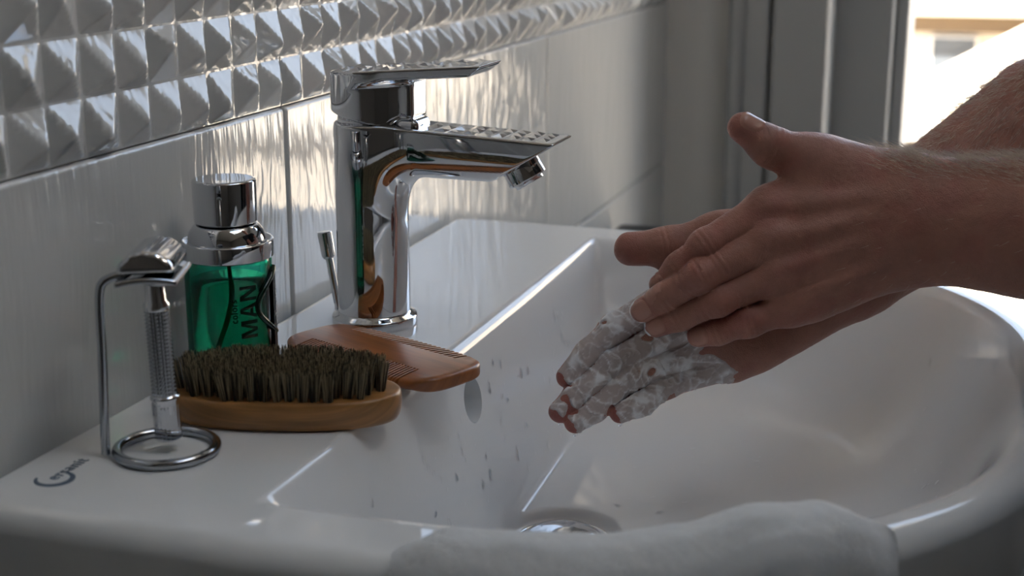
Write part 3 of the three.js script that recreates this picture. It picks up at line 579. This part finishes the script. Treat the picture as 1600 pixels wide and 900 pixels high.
// back: the direction in which the back of the hand faces
function handSDF(H, back, o) {
  const meta = FINGERS.map((k, i) => { const w = V3(H.wrist[0], H.wrist[1], i / 3); return [[...w, 0.0165], [H[k][0][0], H[k][0][1], H[k][0][2], H[k][0][3] + 0.0006]]; });
  const palmPad = FINGERS.map((k, i) => { const a = off([...meta[i][0]], back, -0.006), b = off(V3(meta[i][0], meta[i][1], 0.92), back, -0.005); return [[a[0], a[1], a[2], 0.014], [b[0], b[1], b[2], 0.0098]]; });
  const th = H.thumb, thenar = [[...off([...V3(th[0], H.wrist[0], 0.4), 0], back, -0.005).slice(0, 3), 0.0175], [...off([...V3(th[0], th[1], 0.72), 0], back, -0.003).slice(0, 3), 0.0135]];
  const hypo = [[...off([...V3(H.wrist[1], H.pinky[0], 0.15), 0], back, -0.008).slice(0, 3), 0.0150], [...off([...V3(H.wrist[1], H.pinky[0], 0.8), 0], back, -0.006).slice(0, 3), 0.0115]];
  const web = [[...V3(th[0], th[1], 0.55), 0.008], [...V3(H.index[0], H.wrist[0], 0.30), 0.008]];
  // joint wrinkles and knuckles
  const joints = [];
  for (const k of [...FINGERS, 'thumb']) for (let j = k === 'thumb' ? 2 : 1; j <= 2; j++) {
    const p = H[k][j], a = H[k][j - 1], b = H[k][j + 1], dir = unit([b[0] - a[0], b[1] - a[1], b[2] - a[2]]);
    joints.push({ p, dir, pip: j === 1 });
  }
  const kn = FINGERS.map((k) => { const p = off(H[k][0], back, 0.0035); return [p[0], p[1], p[2], H[k][0][3] - 0.001]; });
  const tend = FINGERS.map((k, i) => { const a = V3(meta[i][0], meta[i][1], 0.25), b = H[k][0]; return [[...off([...a, 0], back, 0.0145).slice(0, 3), 0.002], [...off([...b.slice(0, 3), 0], back, 0.0108).slice(0, 3), 0.0026]]; });
  const hw = [V3(H.wrist[0], H.wrist[1], 0.5)];
  const S = {
    meta: meta.map((m) => seg(...m)), pad: palmPad.map((m) => seg(...m)), hypo: seg(...hypo), thenar: seg(...thenar), web: seg(...web), tend: tend.map((m) => seg(...m)),
    f0: seg(H.wrist[0], H.fore[0]), f1: seg(H.wrist[1], H.fore[1]), f2: seg([...V3(H.fore[0], H.fore[1], 0.5), H.fore[0][3] + 0.004], H.elbow), f3: seg([...V3(H.wrist[0], H.wrist[1], 0.5), 0.0205], [...V3(H.fore[0], H.fore[1], 0.5), H.fore[0][3] + 0.006]),
    fin: FINGERS.map((k) => [seg(H[k][0], H[k][1]), seg(H[k][1], H[k][2]), seg(H[k][2], H[k][3])]), th: [seg(th[0], th[1]), seg(th[1], th[2]), seg(th[2], th[3])],
    bulge: FINGERS.map((k) => [...off(H[k][1], back, 0.0012).slice(0, 3), H[k][1][3] * 0.98]),
  };
  const mid = V3(H.middle[0], H.wrist[0], 0.25), reachF = 0.13;
  return (x, y, z) => {
    const arm = smin(smin(smin(S.f0(x, y, z), S.f1(x, y, z), 0.022), S.f3(x, y, z), 0.014), S.f2(x, y, z), 0.022);
    const dm = Math.sqrt((x - mid[0]) ** 2 + (y - mid[1]) ** 2 + (z - mid[2]) ** 2);
    let d = arm;
    if (dm < reachF) {
      let palm = 1;
      for (const m of S.meta) palm = smin(palm, m(x, y, z), 0.012);
      for (const m of S.pad) palm = smin(palm, m(x, y, z), 0.010);
      palm = smin(palm, S.hypo(x, y, z), 0.012);
      palm = smin(palm, arm, 0.016);
      palm = smin(palm, S.thenar(x, y, z), 0.016);
      palm = smin(palm, S.web(x, y, z), 0.014);
      for (const s of kn) palm = smin(palm, Math.sqrt((x - s[0]) ** 2 + (y - s[1]) ** 2 + (z - s[2]) ** 2) - s[3], 0.007);
      for (const t of S.tend) palm = smin(palm, t(x, y, z), 0.006);
      let fingers = 1;
      for (let i = 0; i < 4; i++) {
        const q = S.fin[i], bu = S.bulge[i]; let g = smin(smin(q[0](x, y, z), q[1](x, y, z), 0.004), q[2](x, y, z), 0.004);
        g = smin(g, Math.sqrt((x - bu[0]) ** 2 + (y - bu[1]) ** 2 + (z - bu[2]) ** 2) - bu[3], 0.004);
        g = smin(g, palm, 0.004); if (g < fingers) fingers = g;
      }
      const g = smin(smin(S.th[0](x, y, z), S.th[1](x, y, z), 0.008), S.th[2](x, y, z), 0.006);
      d = Math.min(fingers, smin(g, palm, 0.012));
    }
    if (Math.abs(d) < 0.003) {
      let w = 0;
      for (const j of joints) {
        const rx = x - j.p[0], ry = y - j.p[1], rz = z - j.p[2], r2 = rx * rx + ry * ry + rz * rz;
        if (r2 > 0.00045) continue;
        const s = rx * j.dir[0] + ry * j.dir[1] + rz * j.dir[2], bk = rx * back[0] + ry * back[1] + rz * back[2], rad = j.p[3];
        const wob = 0.0006 * N(x * 300, y * 300, z * 300);
        if (bk > 0) { w -= sstep(0.1, 0.7, bk / rad) * (j.pip ? 0.00036 : 0.00022) * Math.cos((s + wob) * 2 * Math.PI / 0.0036) * Math.exp(-(s * s) / 1.2e-5) ; }
        else { w -= sstep(0.0, 0.6, -bk / rad) * 0.00055 * Math.exp(-Math.pow((s + wob) / 0.0008, 2)); w -= sstep(0.0, 0.6, -bk / rad) * 0.0004 * Math.exp(-Math.pow((s + wob - 0.003) / 0.0007, 2)); }
      }
      w += 0.00030 * N(x * 110, y * 110, z * 110) + 0.00016 * N(x * 420, y * 420, z * 420);
      d -= w;
    }
    return d;
  };
}
function skinColor(H, back) {
  const tips = [...FINGERS, 'thumb'].map((k) => H[k][3]), kns = FINGERS.flatMap((k) => [H[k][0], H[k][1]]);
  return (x, y, z, nx, ny, nz) => {
    let t = 0; for (const p of tips) t = Math.max(t, 1 - Math.hypot(x - p[0], y - p[1], z - p[2]) / 0.017);
    let k = 0; if (nx * back[0] + ny * back[1] + nz * back[2] > 0) for (const p of kns) k = Math.max(k, 1 - Math.hypot(x - p[0], y - p[1], z - p[2]) / 0.019);
    const m = 0.10 * fbm(x * 90, y * 90, z * 90, 3) + 0.05 * N(x * 500, y * 500, z * 500), red = clamp(0.75 * sstep(0, 0.8, t) + 0.45 * sstep(0, 0.9, k) + 0.35 * sstep(0.05, 0.5, fbm(x * 55, y * 55, z * 55 + 4, 2)));
    return [lerp(0.40, 0.37, red) * (1 + m), lerp(0.185, 0.120, red) * (1 + m), lerp(0.132, 0.095, red) * (1 + m)];
  };
}
// a sheet over part of a surface: thickness(vertex) > 0 stands proud, < 0 sinks below
function sheetOver(g, thickness, color) {
  const P = g.attributes.position, Nn = g.attributes.normal, I = g.index.array, t = new Float32Array(P.count), map = new Int32Array(P.count).fill(-1), pos = [], nr = [], col = [], idx = [];
  for (let i = 0; i < P.count; i++) t[i] = thickness(P.getX(i), P.getY(i), P.getZ(i), Nn.getX(i), Nn.getY(i), Nn.getZ(i));
  const vid = (i) => { if (map[i] < 0) { map[i] = pos.length / 3; const k = clamp(t[i], -0.0004, 0.004); pos.push(P.getX(i) + Nn.getX(i) * k, P.getY(i) + Nn.getY(i) * k, P.getZ(i) + Nn.getZ(i) * k); nr.push(Nn.getX(i), Nn.getY(i), Nn.getZ(i)); if (color) col.push(...color(t[i], P.getX(i), P.getY(i), P.getZ(i))); } return map[i]; };
  for (let k = 0; k < I.length; k += 3) if (t[I[k]] > 0 || t[I[k + 1]] > 0 || t[I[k + 2]] > 0) idx.push(vid(I[k]), vid(I[k + 1]), vid(I[k + 2]));
  const o = new THREE.BufferGeometry(); o.setAttribute('position', new THREE.Float32BufferAttribute(pos, 3)); o.setIndex(idx); if (color) o.setAttribute('color', new THREE.Float32BufferAttribute(col, 3)); o.computeVertexNormals(); return o;
}
const skinBump = texture(512, 512, (u, v) => { const a = Math.abs(pnoise(u, v, 60, 30)), b = Math.abs(pnoise(u, v, 34, 74, 3)); return 0.75 - 0.9 * Math.max(0, 0.28 - a) - 0.8 * Math.max(0, 0.24 - b) + 0.12 * pnoise(u, v, 140, 140, 7); });
skinBump.repeat.set(22, 22);
const skinM = phys({ vertexColors: true, roughness: 0.42, bumpMap: skinBump, bumpScale: 0.00035, specularIntensity: 0.8 });
const nailM = phys({ color: 0xb98878, roughness: 0.22 });
const LB = unit([-0.918 * 1, 0.30, 0.26]), RBk = LB.map((v) => -v);
const uvHand = (x, y, z) => [x * 0.31 + z * 0.95, y + x * 0.2];
const leftG = meshSDF(handSDF(LEFT, LB), [0.722, -0.004, 0.222], [0.842, 0.148, 0.470], 0.0008, { uv: uvHand, color: skinColor(LEFT, LB) });
const rightG = meshSDF(handSDF(RIGHT, RBk), [0.716, -0.058, 0.168], [0.985, 0.178, 0.485], 0.0009, { uv: uvHand, color: skinColor(RIGHT, RBk) });
const skinAt = () => [0.40, 0.185, 0.132];
const armsF = (x, y, z) => Math.min(
  smin(cone(x, y, z, [...V3(LEFT.fore[0], LEFT.fore[1], 0.5), 0.036], LEFT.elbow), cone(x, y, z, LEFT.elbow, [0.63, 0.40, 0.66, 0.056]), 0.02),
  smin(cone(x, y, z, [...V3(RIGHT.fore[0], RIGHT.fore[1], 0.5), 0.038], RIGHT.elbow), cone(x, y, z, RIGHT.elbow, [1.01, 0.43, 0.68, 0.056]), 0.02));
const armsCut = (x, y, z) => Math.max(armsF(x, y, z), 0.455 - z);
const armsG = meshSDF(armsCut, [0.55, 0.02, 0.44], [1.09, 0.46, 0.76], 0.007, { uv: uvHand, color: skinAt });
// head, bent over the basin
const HC = [0.80, 0.70, 0.615], HU = [0, 0.80, -0.60], HF = [0, -0.60, -0.80];
const inHead = (x, y, z) => { const p = [x - HC[0], y - HC[1], z - HC[2]]; return [p[0], p[1] * HU[1] + p[2] * HU[2], p[1] * HF[1] + p[2] * HF[2]]; };
const ell = (p, c, r) => { const q = Math.hypot((p[0] - c[0]) / r[0], (p[1] - c[1]) / r[1], (p[2] - c[2]) / r[2]); return (q - 1) * Math.min(...r); };
const headF = (x, y, z) => {
  const p = inHead(x, y, z), m = [Math.abs(p[0]), p[1], p[2]];
  let d = smin(ell(p, [0, 0.02, -0.012], [0.076, 0.098, 0.095]), ell(p, [0, -0.045, 0.028], [0.059, 0.078, 0.060]), 0.03);
  d = smin(d, cone(m[0], m[1], m[2], [0, 0.020, 0.080, 0.011], [0.034, 0.016, 0.072, 0.011]), 0.014);
  d = smin(d, cone(p[0], p[1], p[2], [0, 0.004, 0.082, 0.008], [0, -0.034, 0.104, 0.012]), 0.010);
  d = smin(d, ell(p, [0, -0.108, 0.060], [0.024, 0.018, 0.020]), 0.02);
  d = smin(d, cone(m[0], m[1], m[2], [0, -0.066, 0.086, 0.006], [0.022, -0.067, 0.077, 0.005]), 0.006);
  d = smin(d, cone(m[0], m[1], m[2], [0, -0.078, 0.085, 0.007], [0.018, -0.078, 0.078, 0.005]), 0.006);
  d = smax(d, 0.013 - Math.hypot(m[0] - 0.032, m[1] + 0.004, m[2] - 0.092), 0.012);
  d = smin(d, Math.hypot(m[0] - 0.032, m[1] + 0.004, m[2] - 0.070) - 0.013, 0.003);
  d = smin(d, ell(m, [0.078, -0.008, -0.008], [0.011, 0.032, 0.019]), 0.006);
  return smin(d, cone(x, y, z, [0.80, 0.66, 0.665, 0.056], [0.82, 0.44, 0.735, 0.064]), 0.03);
};
const headG = meshSDF(headF, [0.68, 0.42, 0.44], [0.93, 0.86, 0.83], 0.005, { uv: uvHand, color: skinAt });
const bodyG = mergeGeometries([leftG, rightG, armsG, headG]); sub(bodyG, ...PB);
part('body', bodyG, skinM, person);
const shirtF = (x, y, z) => {
  const sl = cone(x, y, z, [0.672, 0.295, 0.638, 0.068], [0.632, 0.41, 0.668, 0.076]), sr = cone(x, y, z, [1.008, 0.305, 0.610, 0.068], [1.008, 0.43, 0.685, 0.076]);
  let d = cone(x, y, z, [0.66, 0.42, 0.73, 0.085], [0.985, 0.44, 0.73, 0.085]);
  d = smin(d, cone(x, y, z, [0.72, 0.36, 0.78, 0.12], [0.74, -0.02, 0.92, 0.11]), 0.08); d = smin(d, cone(x, y, z, [0.92, 0.36, 0.78, 0.12], [0.90, -0.02, 0.92, 0.11]), 0.08);
  d = smin(smin(d, sl, 0.03), sr, 0.03);
  return smax(d, y - 0.56, 0.02) + 0.004 * N(x * 14, y * 10, z * 14);
};
part('shirt', sub(meshSDF(shirtF, [0.5, -0.2, 0.52], [1.15, 0.58, 1.1], 0.011), ...PB), std({ color: 0x15161a, roughness: 0.9 }), person);
const legF = (x, y, z) => smin(cone(x, y, z, [0.735, -0.10, 0.92, 0.105], [0.72, FLOOR + 0.06, 0.93, 0.06]), cone(x, y, z, [0.905, -0.10, 0.92, 0.105], [0.92, FLOOR + 0.06, 0.93, 0.06]), 0.05);
part('trousers', sub(meshSDF(legF, [0.55, FLOOR, 0.78], [1.1, 0.03, 1.08], 0.014), ...PB), std({ color: 0x1b1e26, roughness: 0.9 }), person);

const hairF = (x, y, z) => { const p = inHead(x, y, z); return Math.max(ell(p, [0, 0.024, -0.014], [0.082, 0.104, 0.101]) + 0.002 * N(x * 130, y * 130, z * 130), 0.030 - p[1] - 0.9 * Math.max(0, -p[2] + 0.005), p[2] - 0.075); };
part('hair', sub(meshSDF(hairF, [0.68, 0.56, 0.48], [0.93, 0.86, 0.78], 0.005), ...PB), std({ color: 0x2a1e15, roughness: 0.6 }), person);
// finger nails
function nail(g, H, k, back, half, len) {
  const tip = H[k][3], pre = H[k][2], dir = unit([tip[0] - pre[0], tip[1] - pre[1], tip[2] - pre[2]]);
  const bd = back[0] * dir[0] + back[1] * dir[1] + back[2] * dir[2], up = unit([back[0] - dir[0] * bd, back[1] - dir[1] * bd, back[2] - dir[2] * bd]);
  const sd = [dir[1] * up[2] - dir[2] * up[1], dir[2] * up[0] - dir[0] * up[2], dir[0] * up[1] - dir[1] * up[0]];
  return sheetOver(g, (x, y, z, nx, ny, nz) => {
    const r = [x - tip[0], y - tip[1], z - tip[2]], a = r[0] * dir[0] + r[1] * dir[1] + r[2] * dir[2], s = r[0] * sd[0] + r[1] * sd[1] + r[2] * sd[2], u = nx * up[0] + ny * up[1] + nz * up[2];
    if (u < 0.15 || Math.hypot(...r) > 0.02) return -1;
    const c = tip[3] * 0.62, q = Math.pow(Math.pow(Math.abs(s) / half, 3) + Math.pow(Math.abs(a - c + len / 2) / (len / 2), 3), 1 / 3);
    return 0.00055 * clamp((1 - q) * 5, -1, 1);
  });
}
for (const k of [...FINGERS, 'thumb']) {
  part('fingernail', sub(nail(leftG, LEFT, k, k === 'thumb' ? unit([-0.35, 0.75, -0.1]) : LB, k === 'thumb' ? 0.0066 : 0.0056, k === 'thumb' ? 0.0135 : 0.0115), ...PB), nailM, person);
}
// lather on the palm side of the right hand
{
  const fc = FINGERS.map((k) => RIGHT[k]);
  const thumbS = seg(RIGHT.thumb[1], RIGHT.thumb[3]);
  const T = (x, y, z, nx, ny, nz) => {
    const facing = nx * LB[0] + ny * LB[1] + nz * LB[2];
    if (facing < -0.35 || z > 0.30 || thumbS(x, y, z) < 0.004) return -1;
    const along = (z - 0.19) * 0.80 + (y + 0.035) * 0.60;                   // from the finger tips towards the wrist
    let tip = 1; for (const q of fc) { const d0 = unit([q[3][0] - q[2][0], q[3][1] - q[2][1], q[3][2] - q[2][2]]), s = (x - q[3][0]) * d0[0] + (y - q[3][1]) * d0[1] + (z - q[3][2]) * d0[2]; if (Math.hypot(x - q[3][0], y - q[3][1], z - q[3][2]) < q[3][3] + 0.0022) tip = Math.min(tip, 1 - sstep(0.0012, 0.0042, s + 0.002 * N(x * 220, y * 220, z * 220))); }
    const edge = 0.010 * fbm(x * 60, y * 60, z * 60, 2);
    const bare = sstep(0.50, 0.58, fbm(x * 62 + 7, y * 62, z * 62, 2));
    const region = sstep(0.086, 0.080, along + edge) * sstep(0.10, 0.36, facing + 0.2 * N(x * 120, y * 120, z * 120)) * tip * (1 - bare);
    const wx = x * 170 + 1.2 * N(x * 70, y * 70, z * 70), ridge = 1 - Math.abs(N(wx, y * 210, z * 210)) * 7, ridge2 = 1 - Math.abs(N(x * 95, y * 95 + 40, z * 95 + 1.5 * N(x * 60, y * 60, z * 60))) * 8;
    const clump = Math.max(0, fbm(x * 75, y * 75, z * 75 + 9, 2) - 0.12);
    const t = 0.0002 + 0.0004 * Math.max(0, ridge) + 0.00055 * Math.max(0, ridge2) + 0.0014 * clump;
    return t * region - 0.0005 * (1 - region);
  };
  const colr = (t, x, y, z) => { const k = sstep(0.00022, 0.0010, t); return [lerp(0.50, 0.88, k), lerp(0.42, 0.87, k), lerp(0.39, 0.87, k)]; };
  part('soap_lather', sub(sheetOver(rightG, T, colr), ...PB), phys({ vertexColors: true, roughness: 0.42, sheen: 0.2 }), person, { label: 'white soap lather' });
  // a little on the left finger tips
  const T2 = (x, y, z, nx, ny, nz) => { let best = 1; for (const k of ['middle', 'ring']) { const q = LEFT[k][3]; best = Math.min(best, Math.hypot(x - q[0] - 0.000, y - q[1] + 0.001, z - q[2] + 0.0065)); } const fcg = nx * LB[0] + ny * LB[1] + nz * LB[2]; return best < 0.007 && fcg < 0.40 ? 0.0006 * (1 - best / 0.007) - 0.0002 + 0.0009 * N(x * 260, y * 260, z * 260) : -1; };
  part('soap_lather', sub(sheetOver(leftG, T2, () => [0.85, 0.84, 0.84]), ...PB), phys({ vertexColors: true, roughness: 0.4 }), person, { label: 'white soap lather' });
}
// arm hair
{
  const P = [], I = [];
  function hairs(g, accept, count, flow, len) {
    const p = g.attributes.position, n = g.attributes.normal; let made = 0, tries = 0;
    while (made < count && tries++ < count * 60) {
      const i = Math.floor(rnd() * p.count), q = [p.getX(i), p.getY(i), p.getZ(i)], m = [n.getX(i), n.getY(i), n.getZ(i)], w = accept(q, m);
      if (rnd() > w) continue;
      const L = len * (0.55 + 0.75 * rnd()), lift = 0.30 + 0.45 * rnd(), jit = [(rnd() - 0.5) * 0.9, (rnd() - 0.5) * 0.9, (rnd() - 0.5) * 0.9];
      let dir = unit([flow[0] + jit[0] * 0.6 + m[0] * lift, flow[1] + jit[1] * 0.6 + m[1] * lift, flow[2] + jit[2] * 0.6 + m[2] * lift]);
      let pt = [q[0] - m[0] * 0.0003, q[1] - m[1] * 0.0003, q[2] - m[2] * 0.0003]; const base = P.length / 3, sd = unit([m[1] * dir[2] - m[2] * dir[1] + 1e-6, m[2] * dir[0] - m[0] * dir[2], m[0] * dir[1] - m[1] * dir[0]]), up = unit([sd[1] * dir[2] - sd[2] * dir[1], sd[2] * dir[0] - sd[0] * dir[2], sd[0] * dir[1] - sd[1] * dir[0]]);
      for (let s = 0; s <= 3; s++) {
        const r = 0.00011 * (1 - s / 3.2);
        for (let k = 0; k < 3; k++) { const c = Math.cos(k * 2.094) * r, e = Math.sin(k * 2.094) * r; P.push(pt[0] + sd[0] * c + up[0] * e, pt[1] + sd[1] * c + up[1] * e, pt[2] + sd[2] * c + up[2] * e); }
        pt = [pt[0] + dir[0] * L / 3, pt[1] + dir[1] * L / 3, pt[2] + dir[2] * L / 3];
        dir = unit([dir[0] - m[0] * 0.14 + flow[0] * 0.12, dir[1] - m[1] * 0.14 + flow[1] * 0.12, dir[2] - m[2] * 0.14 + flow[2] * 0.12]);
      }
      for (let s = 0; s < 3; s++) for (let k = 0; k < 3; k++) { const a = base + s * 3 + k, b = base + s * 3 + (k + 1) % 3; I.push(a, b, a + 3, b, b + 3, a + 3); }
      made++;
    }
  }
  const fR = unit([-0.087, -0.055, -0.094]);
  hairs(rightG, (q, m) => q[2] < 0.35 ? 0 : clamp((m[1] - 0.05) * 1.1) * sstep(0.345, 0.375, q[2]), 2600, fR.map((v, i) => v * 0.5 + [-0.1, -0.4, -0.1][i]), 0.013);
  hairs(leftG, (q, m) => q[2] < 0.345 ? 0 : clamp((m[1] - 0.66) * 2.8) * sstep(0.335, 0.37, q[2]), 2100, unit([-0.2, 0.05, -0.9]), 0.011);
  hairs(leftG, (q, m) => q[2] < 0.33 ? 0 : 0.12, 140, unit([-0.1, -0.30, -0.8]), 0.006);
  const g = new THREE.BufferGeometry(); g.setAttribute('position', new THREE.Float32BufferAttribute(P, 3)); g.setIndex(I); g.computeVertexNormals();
  part('arm_hair', sub(g, ...PB), std({ color: 0xd8c8b2, roughness: 0.35 }), person, { kind: 'stuff' });  // hair colour paled to include the sky highlight along the arms
}

/* ------------------------------------------------------------------ towel over the front rim */
{
  const pile = texture(512, 512, (u, v) => 0.5 + 0.35 * pnoise(u, v, 90, 90) + 0.25 * pnoise(u, v, 190, 190, 4)); pile.repeat.set(14, 14);
  const towelM = phys({ color: 0xeceeef, roughness: 0.95, bumpMap: pile, bumpScale: 0.0006, sheen: 0.4, sheenColor: new THREE.Color(0.9, 0.92, 0.95), sheenRoughness: 0.6 });
  // spine along the rim from the left corner to the front
  const sp = new THREE.CatmullRomCurve3([[0.466, 0.204], [0.469, 0.235], [0.478, 0.275], [0.495, 0.315], [0.512, 0.346], [0.527, 0.365], [0.536, 0.376]].map(([x, z]) => new THREE.Vector3(x, 0, z)));
  const crest = [[0, 0.007], [0.1, 0.0125], [0.37, 0.0120], [0.58, 0.015], [0.75, 0.0215], [0.88, 0.0205], [1, 0.010]];
  const crestAt = (t) => { for (let i = 0; i + 1 < crest.length; i++) if (t <= crest[i + 1][0]) { const k = (t - crest[i][0]) / (crest[i + 1][0] - crest[i][0]), s = k * k * (3 - 2 * k); return lerp(crest[i][1], crest[i + 1][1], s); } return 0.02; };
  const NT = 150, prof = [];
  // closed cross-section: [across (outwards +), height relative to the crest]
  for (let k = 0; k <= 14; k++) prof.push([0.024 - 0.004 * k / 14, -0.30 + 0.278 * k / 14]);
  for (let k = 1; k <= 14; k++) { const a = k / 14 * Math.PI / 2; prof.push([0.020 - 0.020 * (1 - Math.cos(a)), -0.022 + 0.022 * Math.sin(a)]); }
  for (let k = 1; k <= 14; k++) { const a = k / 14 * Math.PI * 0.75; prof.push([-0.017 * Math.sin(a), -0.0058 * (1 - Math.cos(a))]); }
  for (let k = 1; k <= 8; k++) prof.push([lerp(-0.010, 0.010, k / 8), lerp(-0.0100, -0.0105, k / 8)]);
  for (let k = 1; k <= 10; k++) prof.push([0.0125, lerp(-0.016, -0.30, k / 10)]);
  const pos = [], uv = [], idx = [], n = prof.length;
  for (let i = 0; i <= NT; i++) {
    const t = i / NT, c = sp.getPointAt(t), tg = sp.getTangentAt(t), nx = -tg.z, nz = tg.x, h = crestAt(t), end = Math.sqrt(Math.max(0, 1 - Math.pow(clamp(1 - Math.min(t / 0.14, (1 - t) / 0.06)), 2)));
    for (let k = 0; k < n; k++) {
      let [a, y] = prof[k]; const mid = 0.012; a = mid + (a - mid) * lerp(0.35, 1, end); const yy = y * 1;
      const b = 0.0022 * fbm(c.x * 22 + a * 30, yy * 26, c.z * 22, 2) + 0.0005 * N(c.x * 320 + a * 300, yy * 320, c.z * 320 + a * 100);
      pos.push(c.x + nx * (a + b * 0.6), h + yy * lerp(0.7, 1, end) + b, c.z + nz * (a + b * 0.6));
      uv.push(t * 0.22, k / n * 0.5);
    }
  }
  for (let i = 0; i < NT; i++) for (let k = 0; k < n; k++) { const a = i * n + k, b = i * n + (k + 1) % n; idx.push(a, b, a + n, b, b + n, a + n); }
  for (const [o, flip] of [[0, false], [NT * n, true]]) { const shape2 = prof.map((p) => new THREE.Vector2(...p)); for (const t of THREE.ShapeUtils.triangulateShape(shape2, [])) idx.push(...(flip ? [o + t[0], o + t[2], o + t[1]] : [o + t[0], o + t[1], o + t[2]])); }
  const g = new THREE.BufferGeometry(); g.setAttribute('position', new THREE.Float32BufferAttribute(pos, 3)); g.setAttribute('uv', new THREE.Float32BufferAttribute(uv, 2)); g.setIndex(idx); g.computeVertexNormals();
  const towel = thing('towel', 'white terry towel draped over the front rim of the basin', 'towel', [0.48, -0.3, 0.28]);
  part('cloth', sub(g, 0.48, -0.3, 0.28), towelM, towel);
}

/* ------------------------------------------------------------------ water drops in the bowl */
{
  const drop = phys({ color: 0xffffff, roughness: 0, transmission: 1, thickness: 0.002, ior: 1.33 }), list = [];
  const base = new THREE.SphereGeometry(1, 12, 8);
  const put = (x, z, r, stretch) => {
    if (Math.hypot(x - 0.737, basinTop(x, z) + 0.0305) < 0.018) return;
    const e = 0.0008, y = basinTop(x, z), n = new THREE.Vector3(-(basinTop(x + e, z) - basinTop(x - e, z)) / (2 * e), 1, -(basinTop(x, z + e) - basinTop(x, z - e)) / (2 * e)).normalize();
    const down = new THREE.Vector3(0, -1, 0).addScaledVector(n, n.y); if (down.lengthSq() < 1e-4) down.set(0, 0, 1); down.normalize(); const sd = new THREE.Vector3().crossVectors(n, down);
    const m = new THREE.Matrix4().makeBasis(sd.multiplyScalar(r), n.clone().multiplyScalar(r * 0.44), down.multiplyScalar(r * stretch)); m.setPosition(x + n.x * r * 0.1, y + n.y * r * 0.1, z + n.z * r * 0.1);
    const g = base.clone(); g.applyMatrix4(m); list.push(g);
  };
  for (let k = 0; k < 150; k++) { const x = 0.56 + rnd() * 0.38, z = 0.134 + Math.pow(rnd(), 0.8) * 0.018; put(x, z, 0.0007 + Math.pow(rnd(), 2.4) * 0.0014, 1.1 + rnd() * 1.3); }
  for (let k = 0; k < 260; k++) { const x = 0.60 + rnd() * 0.36, z = 0.20 + rnd() * 0.20; if (innerF(x, z) > -0.01) continue; put(x, z, 0.0006 + Math.pow(rnd(), 2.6) * 0.0015, 1 + rnd() * 0.25); }
  for (const [p, r] of [[RIGHT.ring[3], 0.0014], [RIGHT.pinky[3], 0.0013], [RIGHT.middle[3], 0.0011]]) { const g = base.clone(); g.scale(r, r * 1.1, r); g.translate(p[0], p[1] - p[3] - r * 0.35, p[2]); list.push(g); }
  const m = part('water_drops', merged(list), drop, scene); m.userData = { label: 'clear water drops scattered inside the white bowl', category: 'water', kind: 'stuff' };
}

shade(scene);
renderer.render(scene, camera);
